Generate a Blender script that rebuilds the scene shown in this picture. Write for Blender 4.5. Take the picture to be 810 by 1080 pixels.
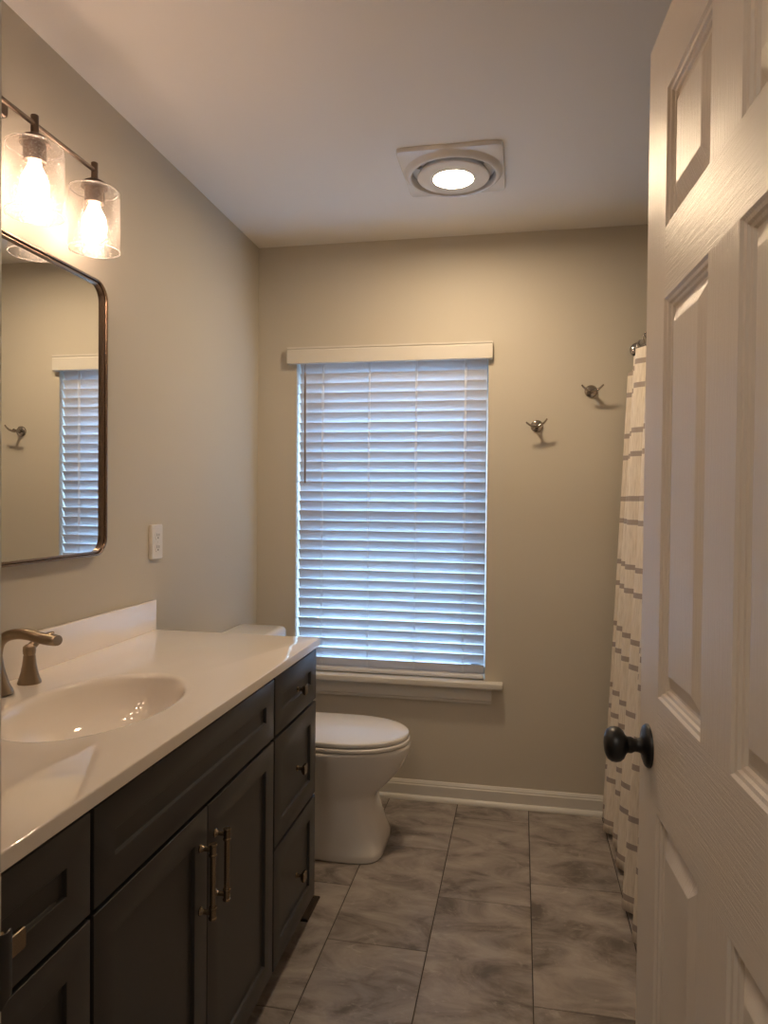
import bpy, bmesh, math, random
from mathutils import Vector, Matrix
random.seed(7)
for o in list(bpy.data.objects):
    bpy.data.objects.remove(o)
SC = bpy.context.scene
COL = SC.collection
PI = math.pi

# ------------------------------------------------------------------ camera, world, exposure
YAW, PITCH, ROLL = 0.191, -0.0166, 0.0096
CAM = Vector((1.1787, 0.0, 1.3042))
f_ = Vector((-math.sin(YAW)*math.cos(PITCH), math.cos(YAW)*math.cos(PITCH), math.sin(PITCH)))
r_ = Vector((math.cos(YAW), math.sin(YAW), 0.0))
u_ = r_.cross(f_)
r2 = r_*math.cos(ROLL) + u_*math.sin(ROLL)
u2 = u_*math.cos(ROLL) - r_*math.sin(ROLL)
cam_d = bpy.data.cameras.new('camera')
cam = bpy.data.objects.new('camera', cam_d)
COL.objects.link(cam)
m = Matrix((r2, u2, -f_)).transposed().to_4x4()
m.translation = CAM
cam.matrix_world = m
cam_d.sensor_fit = 'VERTICAL'
cam_d.sensor_height = 36.0
cam_d.lens = 745.89/1080*36.0
cam_d.clip_start = 0.02
SC.camera = cam

SC.view_settings.view_transform = 'Standard'
SC.view_settings.look = 'None'
SC.view_settings.gamma = 1.0
SC.view_settings.use_curve_mapping = False
SC.view_settings.exposure = 1.08
SC.cycles.use_denoising = True
SC.cycles.max_bounces = 12
SC.cycles.diffuse_bounces = 6
SC.cycles.glossy_bounces = 6
SC.cycles.transparent_max_bounces = 16
SC.cycles.sample_clamp_indirect = 6.0
SC.cycles.caustics_reflective = False
SC.cycles.caustics_refractive = False

SKY = 10.5            # daylight outside the blinds
BULB = 18.5         # the vanity bulbs
LENS = 122.0          # the LED lens of the ceiling fan

hl = bpy.data.lights.new('hall_fill', 'AREA'); hl.shape = 'DISK'; hl.size = 0.3; hl.energy = 5.0; hl.color = (1.0, 0.86, 0.72)  # unseen fill light added in the hall to lift the jamb and door
ho = bpy.data.objects.new('hall_fill', hl); COL.objects.link(ho); ho.location = (0.9, -0.6, 2.42)

W = bpy.data.worlds.new('world')
SC.world = W
W.use_nodes = True
nt = W.node_tree
nt.nodes.clear()
wo = nt.nodes.new('ShaderNodeOutputWorld')
bg = nt.nodes.new('ShaderNodeBackground')
tc = nt.nodes.new('ShaderNodeTexCoord')
sp = nt.nodes.new('ShaderNodeSeparateXYZ')
rp = nt.nodes.new('ShaderNodeValToRGB')
mr = nt.nodes.new('ShaderNodeMapRange')
mr.inputs['From Min'].default_value = -1; mr.inputs['From Max'].default_value = 1
rp.color_ramp.elements[0].position = 0.0
rp.color_ramp.elements[0].color = (0.06, 0.085, 0.125, 1)
rp.color_ramp.elements[1].position = 1.0
rp.color_ramp.elements[1].color = (0.33, 0.58, 1.0, 1)
for p, c_ in ((0.47, (0.055, 0.085, 0.13, 1)), (0.50, (0.12, 0.19, 0.30, 1)), (0.56, (0.40, 0.66, 1.0, 1))):
    e = rp.color_ramp.elements.new(p); e.color = c_
nt.links.new(tc.outputs['Generated'], sp.inputs[0])
nt.links.new(sp.outputs['Z'], mr.inputs['Value'])
nt.links.new(mr.outputs[0], rp.inputs[0])
nt.links.new(rp.outputs[0], bg.inputs['Color'])
bg.inputs['Strength'].default_value = SKY
nt.links.new(bg.outputs[0], wo.inputs['Surface'])

# ------------------------------------------------------------------ materials
def lin(r, g, b):
    def c(v):
        v /= 255.0
        return v/12.92 if v <= 0.04045 else ((v+0.055)/1.055)**2.4
    return (c(r), c(g), c(b), 1.0)

def mat(name, col, rough=0.5, metal=0.0, spec=0.5, coat=0.0, sheen=0.0):
    M = bpy.data.materials.new(name)
    M.use_nodes = True
    b = M.node_tree.nodes['Principled BSDF']
    b.inputs['Base Color'].default_value = col
    b.inputs['Roughness'].default_value = rough
    b.inputs['Metallic'].default_value = metal
    b.inputs['Specular IOR Level'].default_value = spec
    b.inputs['Coat Weight'].default_value = coat
    b.inputs['Coat Roughness'].default_value = 0.05
    return M

def N(M, t, **kw):
    n = M.node_tree.nodes.new(t)
    for k, v in kw.items():
        if k in n.inputs: n.inputs[k].default_value = v
        else: setattr(n, k, v)
    return n
def L(M, a, b): M.node_tree.links.new(a, b)
def BS(M): return M.node_tree.nodes['Principled BSDF']

def bump(M, scale, strength, dist=0.002, stretch=(1, 1, 1), detail=3, coords='Object'):
    t = N(M, 'ShaderNodeTexCoord'); mp = N(M, 'ShaderNodeMapping')
    mp.inputs['Scale'].default_value = stretch
    n = N(M, 'ShaderNodeTexNoise'); n.inputs['Scale'].default_value = scale; n.inputs['Detail'].default_value = detail
    b = N(M, 'ShaderNodeBump'); b.inputs['Strength'].default_value = strength; b.inputs['Distance'].default_value = dist
    L(M, t.outputs[coords], mp.inputs[0]); L(M, mp.outputs[0], n.inputs['Vector'])
    L(M, n.outputs['Fac'], b.inputs['Height']); L(M, b.outputs[0], BS(M).inputs['Normal'])
    return n

def noise_colour(M, a, b, scale, stretch=(1, 1, 1), detail=4, lo=0.35, hi=0.65):
    t = N(M, 'ShaderNodeTexCoord'); mp = N(M, 'ShaderNodeMapping'); mp.inputs['Scale'].default_value = stretch
    n = N(M, 'ShaderNodeTexNoise'); n.inputs['Scale'].default_value = scale; n.inputs['Detail'].default_value = detail
    r = N(M, 'ShaderNodeValToRGB')
    r.color_ramp.elements[0].position = lo; r.color_ramp.elements[0].color = a
    r.color_ramp.elements[1].position = hi; r.color_ramp.elements[1].color = b
    L(M, t.outputs['Object'], mp.inputs[0]); L(M, mp.outputs[0], n.inputs['Vector'])
    L(M, n.outputs['Fac'], r.inputs[0]); L(M, r.outputs[0], BS(M).inputs['Base Color'])

M_wall = mat('wall_paint', (0.57, 0.53, 0.45, 1), 0.62, spec=0.35)
bump(M_wall, 260, 0.12, 0.0006)
M_ceil = mat('ceiling_paint', (0.84, 0.815, 0.78, 1), 0.75, spec=0.2)
bump(M_ceil, 220, 0.12, 0.0006)
M_trim = mat('trim_paint', (0.68, 0.66, 0.61, 1), 0.34)
M_hall = mat('hall_paint', (0.45, 0.42, 0.38, 1), 0.7)
M_vinyl = mat('window_vinyl', (0.8, 0.8, 0.8, 1), 0.4)
M_slat = mat('blind_slat', (0.70, 0.70, 0.715, 1), 0.38)
bump(M_slat, 90, 0.05, 0.0005, (0.08, 1, 1))
def translucent(M, w, col):
    t = M.node_tree; b = BS(M); o_ = t.nodes['Material Output']
    tl = t.nodes.new('ShaderNodeBsdfTranslucent'); tl.inputs['Color'].default_value = col
    mx = t.nodes.new('ShaderNodeMixShader'); mx.inputs[0].default_value = w
    t.links.new(b.outputs[0], mx.inputs[1]); t.links.new(tl.outputs[0], mx.inputs[2]); t.links.new(mx.outputs[0], o_.inputs['Surface'])
translucent(M_slat, 0.07, (0.78, 0.79, 0.80, 1))
M_cord = mat('blind_cord', (0.8, 0.8, 0.8, 1), 0.7)
M_wand = mat('wand_plastic', (0.24, 0.18, 0.14, 1), 0.3)
M_valance = mat('valance_white', (0.68, 0.65, 0.59, 1), 0.4)
M_cab = mat('cabinet_charcoal', (0.043, 0.0415, 0.0415, 1), 0.38, spec=0.5)
bump(M_cab, 120, 0.04, 0.0004)
M_gap_shade = mat('cabinet_gap_shade', (0.012, 0.011, 0.011, 1), 0.7)  # near-black colour standing in for shade between the fronts
M_marble = mat('cultured_marble', (0.78, 0.735, 0.68, 1), 0.025, coat=0.45)
noise_colour(M_marble, (0.90, 0.835, 0.755, 1), (0.93, 0.875, 0.81, 1), 5, (1.2, 0.5, 1), 5)
M_porc = mat('porcelain', (0.74, 0.72, 0.69, 1), 0.08, coat=0.3)
M_seat = mat('seat_plastic', (0.78, 0.76, 0.73, 1), 0.06, coat=0.3)
M_nickel = mat('brushed_bronze', (0.36, 0.285, 0.205, 1), 0.28, 1.0)
M_fixture = mat('fixture_bronze', (0.16, 0.12, 0.095, 1), 0.34, 1.0)
bump(M_nickel, 300, 0.05, 0.0003, (1, 1, 0.05))
M_chrome = mat('chrome', (0.72, 0.70, 0.68, 1), 0.10, 1.0)
M_knob = mat('champagne_bronze', (0.33, 0.26, 0.185, 1), 0.26, 1.0)
M_hook = mat('smoked_chrome', (0.40, 0.36, 0.32, 1), 0.16, 1.0)
M_rod = mat('ring_chrome', (0.45, 0.43, 0.42, 1), 0.12, 1.0)
M_black = mat('matte_black', (0.007, 0.007, 0.008, 1), 0.36)
M_frame = mat('dark_bronze_frame', (0.30, 0.22, 0.165, 1), 0.26, 1.0)
M_mirror = mat('mirror_silver', (0.86, 0.86, 0.84, 1), 0.0, 1.0)
M_plate = mat('outlet_plastic', (0.72, 0.70, 0.66, 1), 0.35)
M_slot = mat('outlet_slot', (0.03, 0.03, 0.03, 1), 0.6)
M_fan = mat('fan_plastic', (0.72, 0.70, 0.68, 1), 0.22)
M_reg = mat('register_bronze', (0.05, 0.035, 0.026, 1), 0.4, 0.6)
M_grout = mat('grout', (0.075, 0.062, 0.054, 1), 0.8)
M_tub = mat('tub_acrylic', (0.75, 0.74, 0.72, 1), 0.15)

def door_mat(name, stretch):
    M = mat(name, (0.74, 0.67, 0.58, 1), 0.34, spec=0.36)
    t = N(M, 'ShaderNodeTexCoord'); mp = N(M, 'ShaderNodeMapping'); mp.inputs['Scale'].default_value = stretch
    n = N(M, 'ShaderNodeTexNoise'); n.inputs['Scale'].default_value = 16; n.inputs['Detail'].default_value = 6
    n.inputs['Roughness'].default_value = 0.6; n.inputs['Distortion'].default_value = 0.4
    b = N(M, 'ShaderNodeBump'); b.inputs['Strength'].default_value = 0.6; b.inputs['Distance'].default_value = 0.0016
    L(M, t.outputs['Object'], mp.inputs[0]); L(M, mp.outputs[0], n.inputs['Vector'])
    L(M, n.outputs['Fac'], b.inputs['Height']); L(M, b.outputs[0], BS(M).inputs['Normal'])
    return M
M_dv = door_mat('door_paint_upright_grain', (1, 22, 0.8))
M_dh = door_mat('door_paint_level_grain', (1, 0.8, 22))

def emit_mat(name, col, s):
    M = mat(name, (0.9, 0.88, 0.85, 1), 0.3)
    b = BS(M)
    b.inputs['Emission Color'].default_value = col
    b.inputs['Emission Strength'].default_value = s
    return M
M_bulb = emit_mat('bulb_glow', (1.0, 0.69, 0.49, 1), BULB)
M_lens = emit_mat("led_lens", (1.0, 0.755, 0.49, 1), LENS)

def glass_mat(name, tint, seeds=True, base=0.03, edge=0.22, milk=0.003):
    M = bpy.data.materials.new(name); M.use_nodes = True
    t = M.node_tree; t.nodes.clear()
    out = t.nodes.new('ShaderNodeOutputMaterial')
    tr = t.nodes.new('ShaderNodeBsdfTransparent'); tr.inputs[0].default_value = tint
    gl = t.nodes.new('ShaderNodeBsdfGlossy'); gl.inputs['Roughness'].default_value = 0.06
    mx = t.nodes.new('ShaderNodeMixShader')
    lw = t.nodes.new('ShaderNodeLayerWeight'); lw.inputs['Blend'].default_value = 0.25
    add = t.nodes.new('ShaderNodeMath'); add.operation = 'MULTIPLY_ADD'; add.use_clamp = True
    t.links.new(lw.outputs['Facing'], add.inputs[0])
    add.inputs[1].default_value = edge; add.inputs[2].default_value = base
    if seeds:
        tcn = t.nodes.new('ShaderNodeTexCoord')
        v = t.nodes.new('ShaderNodeTexVoronoi'); v.inputs['Scale'].default_value = 170
        st = t.nodes.new('ShaderNodeMapRange'); st.inputs['From Min'].default_value = 0.30; st.inputs['From Max'].default_value = 0.14
        st.inputs['To Max'].default_value = 0.40
        t.links.new(tcn.outputs['Object'], v.inputs['Vector']); t.links.new(v.outputs['Distance'], st.inputs['Value'])
        a2 = t.nodes.new('ShaderNodeMath'); a2.operation = 'ADD'; a2.use_clamp = True
        t.links.new(add.outputs[0], a2.inputs[0]); t.links.new(st.outputs[0], a2.inputs[1])
        bp = t.nodes.new('ShaderNodeBump'); bp.inputs['Strength'].default_value = 0.6; bp.inputs['Distance'].default_value = 0.002
        t.links.new(v.outputs['Distance'], bp.inputs['Height']); t.links.new(bp.outputs[0], gl.inputs['Normal'])
        last = a2
    else: last = add
    t.links.new(last.outputs[0], mx.inputs[0]); t.links.new(tr.outputs[0], mx.inputs[1]); t.links.new(gl.outputs[0], mx.inputs[2])
    if seeds:
        df = t.nodes.new('ShaderNodeBsdfTranslucent'); df.inputs[0].default_value = (0.95, 0.92, 0.90, 1)
        m2 = t.nodes.new('ShaderNodeMixShader'); f2 = t.nodes.new('ShaderNodeMath'); f2.operation = 'MULTIPLY_ADD'
        f2.inputs[1].default_value = edge*0.3; f2.inputs[2].default_value = milk
        t.links.new(lw.outputs['Facing'], f2.inputs[0]); t.links.new(f2.outputs[0], m2.inputs[0])
        t.links.new(mx.outputs[0], m2.inputs[1]); t.links.new(df.outputs[0], m2.inputs[2]); mx = m2
    t.links.new(mx.outputs[0], out.inputs['Surface'])
    return M
M_glass = glass_mat('seeded_glass', (0.985, 0.975, 0.965, 1))
M_lip = glass_mat('seeded_glass_lip', (0.97, 0.96, 0.95, 1), True, 0.12, 0.3, 0.22)
M_pane = glass_mat('window_glass', (0.93, 0.96, 0.97, 1), False, 0.01, 0.3)

def tile_mat():
    M = mat('slate_tile', (0.2, 0.17, 0.15, 1), 0.36, spec=0.45)
    at = N(M, 'ShaderNodeAttribute'); at.attribute_name = 'tile_shift'
    tcn = N(M, 'ShaderNodeTexCoord')
    ad = N(M, 'ShaderNodeVectorMath'); ad.operation = 'ADD'
    L(M, tcn.outputs['Object'], ad.inputs[0]); L(M, at.outputs['Vector'], ad.inputs[1])
    mp = N(M, 'ShaderNodeMapping'); mp.inputs['Rotation'].default_value = (0, 0, 0.75); mp.inputs['Scale'].default_value = (1.0, 1.7, 1)
    L(M, ad.outputs[0], mp.inputs[0])
    n1 = N(M, 'ShaderNodeTexNoise'); n1.inputs['Scale'].default_value = 5.0; n1.inputs['Detail'].default_value = 8; n1.inputs['Roughness'].default_value = 0.62; n1.inputs['Distortion'].default_value = 0.6
    n2 = N(M, 'ShaderNodeTexNoise'); n2.inputs['Scale'].default_value = 17.0; n2.inputs['Detail'].default_value = 8; n2.inputs['Roughness'].default_value = 0.7; n2.inputs['Distortion'].default_value = 1.2
    L(M, mp.outputs[0], n1.inputs['Vector']); L(M, mp.outputs[0], n2.inputs['Vector'])
    r1 = N(M, 'ShaderNodeValToRGB')
    r1.color_ramp.elements[0].position = 0.36; r1.color_ramp.elements[0].color = (0.135, 0.114, 0.102, 1)
    r1.color_ramp.elements[1].position = 0.64; r1.color_ramp.elements[1].color = (0.40, 0.355, 0.32, 1)
    e = r1.color_ramp.elements.new(0.48); e.color = (0.275, 0.24, 0.215, 1)
    r2n = N(M, 'ShaderNodeValToRGB')
    r2n.color_ramp.elements[0].position = 0.57; r2n.color_ramp.elements[0].color = (0, 0, 0, 1)
    r2n.color_ramp.elements[1].position = 0.74; r2n.color_ramp.elements[1].color = (1, 1, 1, 1)
    L(M, n1.outputs['Fac'], r1.inputs[0]); L(M, n2.outputs['Fac'], r2n.inputs[0])
    mx = N(M, 'ShaderNodeMixRGB'); mx.inputs['Color2'].default_value = (0.56, 0.50, 0.44, 1)
    fac = N(M, 'ShaderNodeMath'); fac.operation = 'MULTIPLY'; fac.inputs[1].default_value = 0.55
    L(M, r2n.outputs[0], fac.inputs[0]); L(M, fac.outputs[0], mx.inputs['Fac']); L(M, r1.outputs[0], mx.inputs['Color1'])
    L(M, mx.outputs[0], BS(M).inputs['Base Color'])
    b = N(M, 'ShaderNodeBump'); b.inputs['Strength'].default_value = 0.25; b.inputs['Distance'].default_value = 0.002
    L(M, n2.outputs['Fac'], b.inputs['Height']); L(M, b.outputs[0], BS(M).inputs['Normal'])
    return M
M_tile = tile_mat()

def curtain_mat():
    M = mat('striped_cotton', (0.72, 0.64, 0.54, 1), 0.85, spec=0.1)
    uv = N(M, 'ShaderNodeUVMap'); uv.uv_map = 'cloth'
    s = N(M, 'ShaderNodeSeparateXYZ'); L(M, uv.outputs[0], s.inputs[0])
    # v is the height in metres: pairs of stripes every 0.2515 m
    def stripe(z0):
        a = N(M, 'ShaderNodeMath'); a.operation = 'SUBTRACT'; a.inputs[1].default_value = z0 - 0.2515*8 - 0.12575
        L(M, s.outputs['Y'], a.inputs[0])
        b = N(M, 'ShaderNodeMath'); b.operation = 'MODULO'; b.inputs[1].default_value = 0.2515; L(M, a.outputs[0], b.inputs[0])
        c = N(M, 'ShaderNodeMath'); c.operation = 'SUBTRACT'; c.inputs[1].default_value = 0.12575; L(M, b.outputs[0], c.inputs[0])
        d = N(M, 'ShaderNodeMath'); d.operation = 'ABSOLUTE'; L(M, c.outputs[0], d.inputs[0])
        e = N(M, 'ShaderNodeMath'); e.operation = 'LESS_THAN'; e.inputs[1].default_value = 0.0095; L(M, d.outputs[0], e.inputs[0])
        return e
    e1, e2 = stripe(1.735), stripe(1.735+0.087)
    mxx = N(M, 'ShaderNodeMath'); mxx.operation = 'MAXIMUM'; L(M, e1.outputs[0], mxx.inputs[0]); L(M, e2.outputs[0], mxx.inputs[1])
    w = N(M, 'ShaderNodeTexNoise'); w.inputs['Scale'].default_value = 60; w.inputs['Detail'].default_value = 2
    mp = N(M, 'ShaderNodeMapping'); mp.inputs['Scale'].default_value = (6, 0.3, 1); L(M, uv.outputs[0], mp.inputs[0]); L(M, mp.outputs[0], w.inputs['Vector'])
    r = N(M, 'ShaderNodeValToRGB')
    r.color_ramp.elements[0].position = 0.3; r.color_ramp.elements[0].color = (0.66, 0.585, 0.49, 1)
    r.color_ramp.elements[1].position = 0.6; r.color_ramp.elements[1].color = (0.78, 0.71, 0.61, 1)
    L(M, w.outputs['Fac'], r.inputs[0])
    mx = N(M, 'ShaderNodeMixRGB'); mx.inputs['Color2'].default_value = (0.33, 0.275, 0.25, 1)
    f = N(M, 'ShaderNodeMath'); f.operation = 'MULTIPLY'; f.inputs[1].default_value = 0.9; L(M, mxx.outputs[0], f.inputs[0])
    L(M, f.outputs[0], mx.inputs['Fac']); L(M, r.outputs[0], mx.inputs['Color1']); L(M, mx.outputs[0], BS(M).inputs['Base Color'])
    return M
M_curtain = curtain_mat()

# ------------------------------------------------------------------ helpers
def link(name, me, mat_=None, parent=None, smooth=None):
    o = bpy.data.objects.new(name, me); COL.objects.link(o)
    for q in (mat_ if isinstance(mat_, (list, tuple)) else [mat_]):
        if q: me.materials.append(q)
    if parent:
        o.parent = parent
        o.matrix_parent_inverse = parent_world(parent).inverted()
    if smooth is not None:
        for p in me.polygons: p.use_smooth = True
        if smooth > 0: me.set_sharp_from_angle(angle=math.radians(smooth))
    return o
def parent_world(o):
    mw = o.matrix_basis.copy()
    if o.parent: mw = parent_world(o.parent) @ o.matrix_parent_inverse @ mw
    return mw

def fin(name, bm, mat_, parent=None, smooth=35, bevel=0.0, seg=2, limit=30):
    bmesh.ops.remove_doubles(bm, verts=bm.verts, dist=1e-6)
    if bevel > 0:
        ed = [e for e in bm.edges if len(e.link_faces) == 2 and e.calc_face_angle(0) > math.radians(limit)]
        bmesh.ops.bevel(bm, geom=ed, offset=bevel, segments=seg, profile=0.5, affect='EDGES', clamp_overlap=True)
    bmesh.ops.recalc_face_normals(bm, faces=bm.faces)
    me = bpy.data.meshes.new(name); bm.to_mesh(me); bm.free()
    return link(name, me, mat_, parent, smooth)

def box(bm, x0, x1, y0, y1, z0, z1, M=None, mi=0):
    v = [bm.verts.new(p) for p in ((x0,y0,z0),(x1,y0,z0),(x1,y1,z0),(x0,y1,z0),(x0,y0,z1),(x1,y0,z1),(x1,y1,z1),(x0,y1,z1))]
    if M is not None:
        for q in v: q.co = M @ q.co
    for f in ((0,3,2,1),(4,5,6,7),(0,1,5,4),(1,2,6,5),(2,3,7,6),(3,0,4,7)):
        fc = bm.faces.new([v[i] for i in f]); fc.material_index = mi
    return v

def loft(bm, rings, cap0=True, cap1=True, closed=True, mi=0):
    R = [[bm.verts.new(p) for p in r] for r in rings]
    n = len(R[0])
    for a, b in zip(R[:-1], R[1:]):
        for i in range(n if closed else n-1):
            j = (i+1) % n
            q = bm.faces.new((a[i], a[j], b[j], b[i])); q.material_index = mi
    if cap0: bm.faces.new(list(reversed(R[0]))).material_index = mi
    if cap1: bm.faces.new(R[-1]).material_index = mi
    return R

def lathe(bm, prof, c=(0,0,0), axis='Z', n=32, cap0=True, cap1=True):
    c = Vector(c); rings = []
    for r, h in prof:
        ring = []
        for i in range(n):
            a = 2*PI*i/n
            p = {'Z': (r*math.cos(a), r*math.sin(a), h), 'X': (h, r*math.cos(a), r*math.sin(a)), 'Y': (r*math.sin(a), h, r*math.cos(a))}[axis]
            ring.append(c + Vector(p))
        rings.append(ring)
    return loft(bm, rings, cap0, cap1)

def tube(bm, pts, rad, n=16, up=(0,0,1), flat=None, cap=True):
    """Sweep along pts; rad one number or per point; flat scales the thickness along 'up'."""
    P = [Vector(p) for p in pts]; up = Vector(up).normalized(); rings = []
    for i, p in enumerate(P):
        t = (P[min(i+1, len(P)-1)] - P[max(i-1, 0)]).normalized()
        s = t.cross(up)
        if s.length < 1e-4: s = t.cross(Vector((1, 0.01, 0)))
        s.normalize(); w = s.cross(t).normalized()
        r = rad[i] if isinstance(rad, (list, tuple)) else rad
        fl = (flat[i] if isinstance(flat, (list, tuple)) else flat) if flat else 1.0
        rings.append([p + s*(r*math.cos(2*PI*k/n)) + w*(r*fl*math.sin(2*PI*k/n)) for k in range(n)])
    return loft(bm, rings, cap, cap)

def spline(pts, sub=6):
    P = [Vector(p) for p in pts]; out = []
    for i in range(len(P)-1):
        p0, p1, p2, p3 = P[max(i-1, 0)], P[i], P[i+1], P[min(i+2, len(P)-1)]
        for k in range(sub):
            t = k/sub
            out.append(0.5*((2*p1)+(p2-p0)*t+(2*p0-5*p1+4*p2-p3)*t*t+(3*p1-p0-3*p2+p3)*t**3))
    out.append(P[-1]); return out

def interp(vals, n):
    out = []
    for i in range(n):
        t = i/(n-1)*(len(vals)-1); k = min(int(t), len(vals)-2); out.append(vals[k]+(vals[k+1]-vals[k])*(t-k))
    return out

def rrect(y0, y1, z0, z1, r, n=8):
    pts = []
    for cy, cz, a0 in ((y1-r, z1-r, 0), (y0+r, z1-r, PI/2), (y0+r, z0+r, PI), (y1-r, z0+r, 1.5*PI)):
        for k in range(n+1):
            a = a0 + PI/2*k/n; pts.append((cy+r*math.cos(a), cz+r*math.sin(a)))
    return pts

def thing(name, label, cat, loc=(0,0,0), group=None):
    o = bpy.data.objects.new(name, None); COL.objects.link(o); o.location = loc; o.empty_display_size = 0.05
    return tag(o, label, cat, group)
def tag(o, label, cat, group=None, kind=None):
    o['label'] = label; o['category'] = cat
    if group: o['group'] = group
    if kind: o['kind'] = kind
    return o
def struct(o, label=None):
    o['kind'] = 'structure'
    if label: o['label'] = label
    return o

# ------------------------------------------------------------------ the room
D = 3.054; H = 2.44; XR = 2.36
YF0, YF1 = 0.42, 0.535                     # front wall (with the doorway the camera looks through)
WX0, WX1, WZ0, WZ1 = 0.183, 1.036, 0.533, 1.962
DX0, DX1, DZ = 0.737, 1.478, 2.06

def wall(name, boxes, mt=M_wall):
    bm = bmesh.new()
    for b in boxes: box(bm, *b)
    bmesh.ops.recalc_face_normals(bm, faces=bm.faces)
    me = bpy.data.meshes.new(name); bm.to_mesh(me); bm.free()
    return struct(link(name, me, mt))

# tiled floor: one mesh, tiles 0.30 x 0.60 laid in offset columns over a grout bed
def floor():
    bm = bmesh.new()
    lay = bm.faces.layers.float_vector.new('tile_shift') if hasattr(bm.faces.layers, 'float_vector') else None
    g = 0.0013
    xs = [0.0315 + 0.2988*k for k in range(-1, 9)]
    offs = {0: 0.33, 1: 0.13, 2: 0.51, 3: 0.214, 4: 0.505, 5: 0.05}
    rnd = random.Random(3)
    shifts = []
    for k in range(len(xs)-1):
        x0, x1 = max(xs[k], 0.0), min(xs[k+1], XR)
        if x1 - x0 < 0.01: continue
        y = offs.get(k, rnd.random()*0.6) - 2.4
        while y < D:
            y0, y1 = max(y, -1.25), min(y+0.6, D)
            if y1 - y0 > 0.01:
                a0, a1, b0, b1 = x0+g, x1-g, y0+g, y1-g
                c = 0.0012
                top = [bm.verts.new(p) for p in ((a0+c,b0+c,0),(a1-c,b0+c,0),(a1-c,b1-c,0),(a0+c,b1-c,0))]
                low = [bm.verts.new(p) for p in ((a0,b0,-0.002),(a1,b0,-0.002),(a1,b1,-0.002),(a0,b1,-0.002))]
                sh = (rnd.uniform(-9, 9), rnd.uniform(-9, 9), rnd.uniform(-9, 9))
                fs = [bm.faces.new(top)]
                for i in range(4):
                    j = (i+1) % 4; fs.append(bm.faces.new((low[i], low[j], top[j], top[i])))
                for q in fs:
                    q.material_index = 0
                    if lay is not None: q[lay] = sh
            y += 0.6
    q = bm.faces.new([bm.verts.new(p) for p in ((-0.5,-1.25,-0.0017),(XR+0.1,-1.25,-0.0017),(XR+0.1,D+0.1,-0.0017),(-0.5,D+0.1,-0.0017))])
    q.material_index = 1
    me = bpy.data.meshes.new('floor'); bm.to_mesh(me); bm.free()
    return struct(link('floor', me, [M_tile, M_grout]), 'grey brown slate look floor tiles laid in offset columns')
floor()

wall('ceiling', [(-0.5, XR+0.1, -1.3, D+0.2, H, H+0.1)], M_ceil)
wall('wall_left', [(-0.12, 0.0, YF1-0.02, D+0.2, -0.05, H)])
wall('wall_right', [(XR, XR+0.1, -1.3, D+0.2, -0.05, H)])
wall('wall_back', [(0, WX0, D, D+0.2, -0.05, H), (WX1, XR, D, D+0.2, -0.05, H), (WX0, WX1, D, D+0.2, -0.05, WZ0), (WX0, WX1, D, D+0.2, WZ1, H)])
wall('wall_front', [(-0.12, DX0-0.02, YF0, YF1, -0.05, H), (DX1+0.02, XR, YF0, YF1, -0.05, H), (DX0-0.02, DX1+0.02, YF0, YF1, DZ+0.02, H)])
wall('wall_hall', [(-0.5, -0.4, -1.3, YF0, -0.05, H), (-0.5, XR, -1.35, -1.25, -0.05, H), (-0.5, -0.12, YF0, YF0+0.05, -0.05, H)], M_hall)

# door jamb lining with its casings
bm = bmesh.new()
box(bm, DX0-0.02, DX0, YF0, YF1, 0, DZ); box(bm, DX1, DX1+0.02, YF0, YF1, 0, DZ); box(bm, DX0-0.02, DX1+0.02, YF0, YF1, DZ, DZ+0.02)
for y0, y1 in ((YF1, YF1+0.015), (YF0-0.015, YF0)):
    box(bm, DX0-0.066, DX0-0.0085, y0, y1, 0, DZ+0.066); box(bm, DX1+0.007, DX1+0.066, y0, y1, 0, DZ+0.066); box(bm, DX0-0.007, DX1+0.007, y0, y1, DZ+0.007, DZ+0.066)
struct(fin('trim_1', bm, M_trim, bevel=0.002), 'white painted door casing at the left edge of the frame')

# strike plate on the jamb
bm = bmesh.new()
pts = [(DX0+0.0012, 0.50), (DX0+0.0012, 0.535), (DX0+0.0005, 0.544), (DX0-0.0015, 0.551), (DX0-0.005, 0.556)]
th = 0.0016
def zz(i): return (0.856, 0.922) if i < 2 else ((0.859, 0.919) if i < 4 else (0.863, 0.913))
ringsA = []
for i, (x, y) in enumerate(pts):
    z0, z1 = zz(i)
    ringsA.append([(x, y, z0), (x+th, y+th*0.4, z0), (x+th, y+th*0.4, z1), (x, y, z1)])
loft(bm, ringsA)
t = fin('strike_plate', bm, M_black, smooth=40)
tag(t, 'black curved metal strike plate on the door jamb', 'strike plate')

# baseboards
def baseboard(name, path_fn, length_pts, out):
    prof = [(0, 0), (0.027, 0), (0.027, 0.004), (0.0245, 0.012), (0.019, 0.0175), (0.0135, 0.0195), (0.0135, 0.062), (0.010, 0.0665), (0.0105, 0.070), (0.0075, 0.0765), (0.004, 0.0815), (0, 0.0815)]
    bm = bmesh.new()
    rings = [[path_fn(s, d, z) for d, z in prof] for s in length_pts]
    loft(bm, rings)
    return struct(fin(name, bm, M_trim, smooth=30), out)
baseboard('baseboard_back', lambda s, d, z: (s, D-d, z), (0.0, 1.585), 'cream painted baseboard with shoe moulding under the window')
baseboard('baseboard_left', lambda s, d, z: (d, s, z), (2.15, D-0.028), 'cream painted baseboard beside the toilet')

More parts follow.
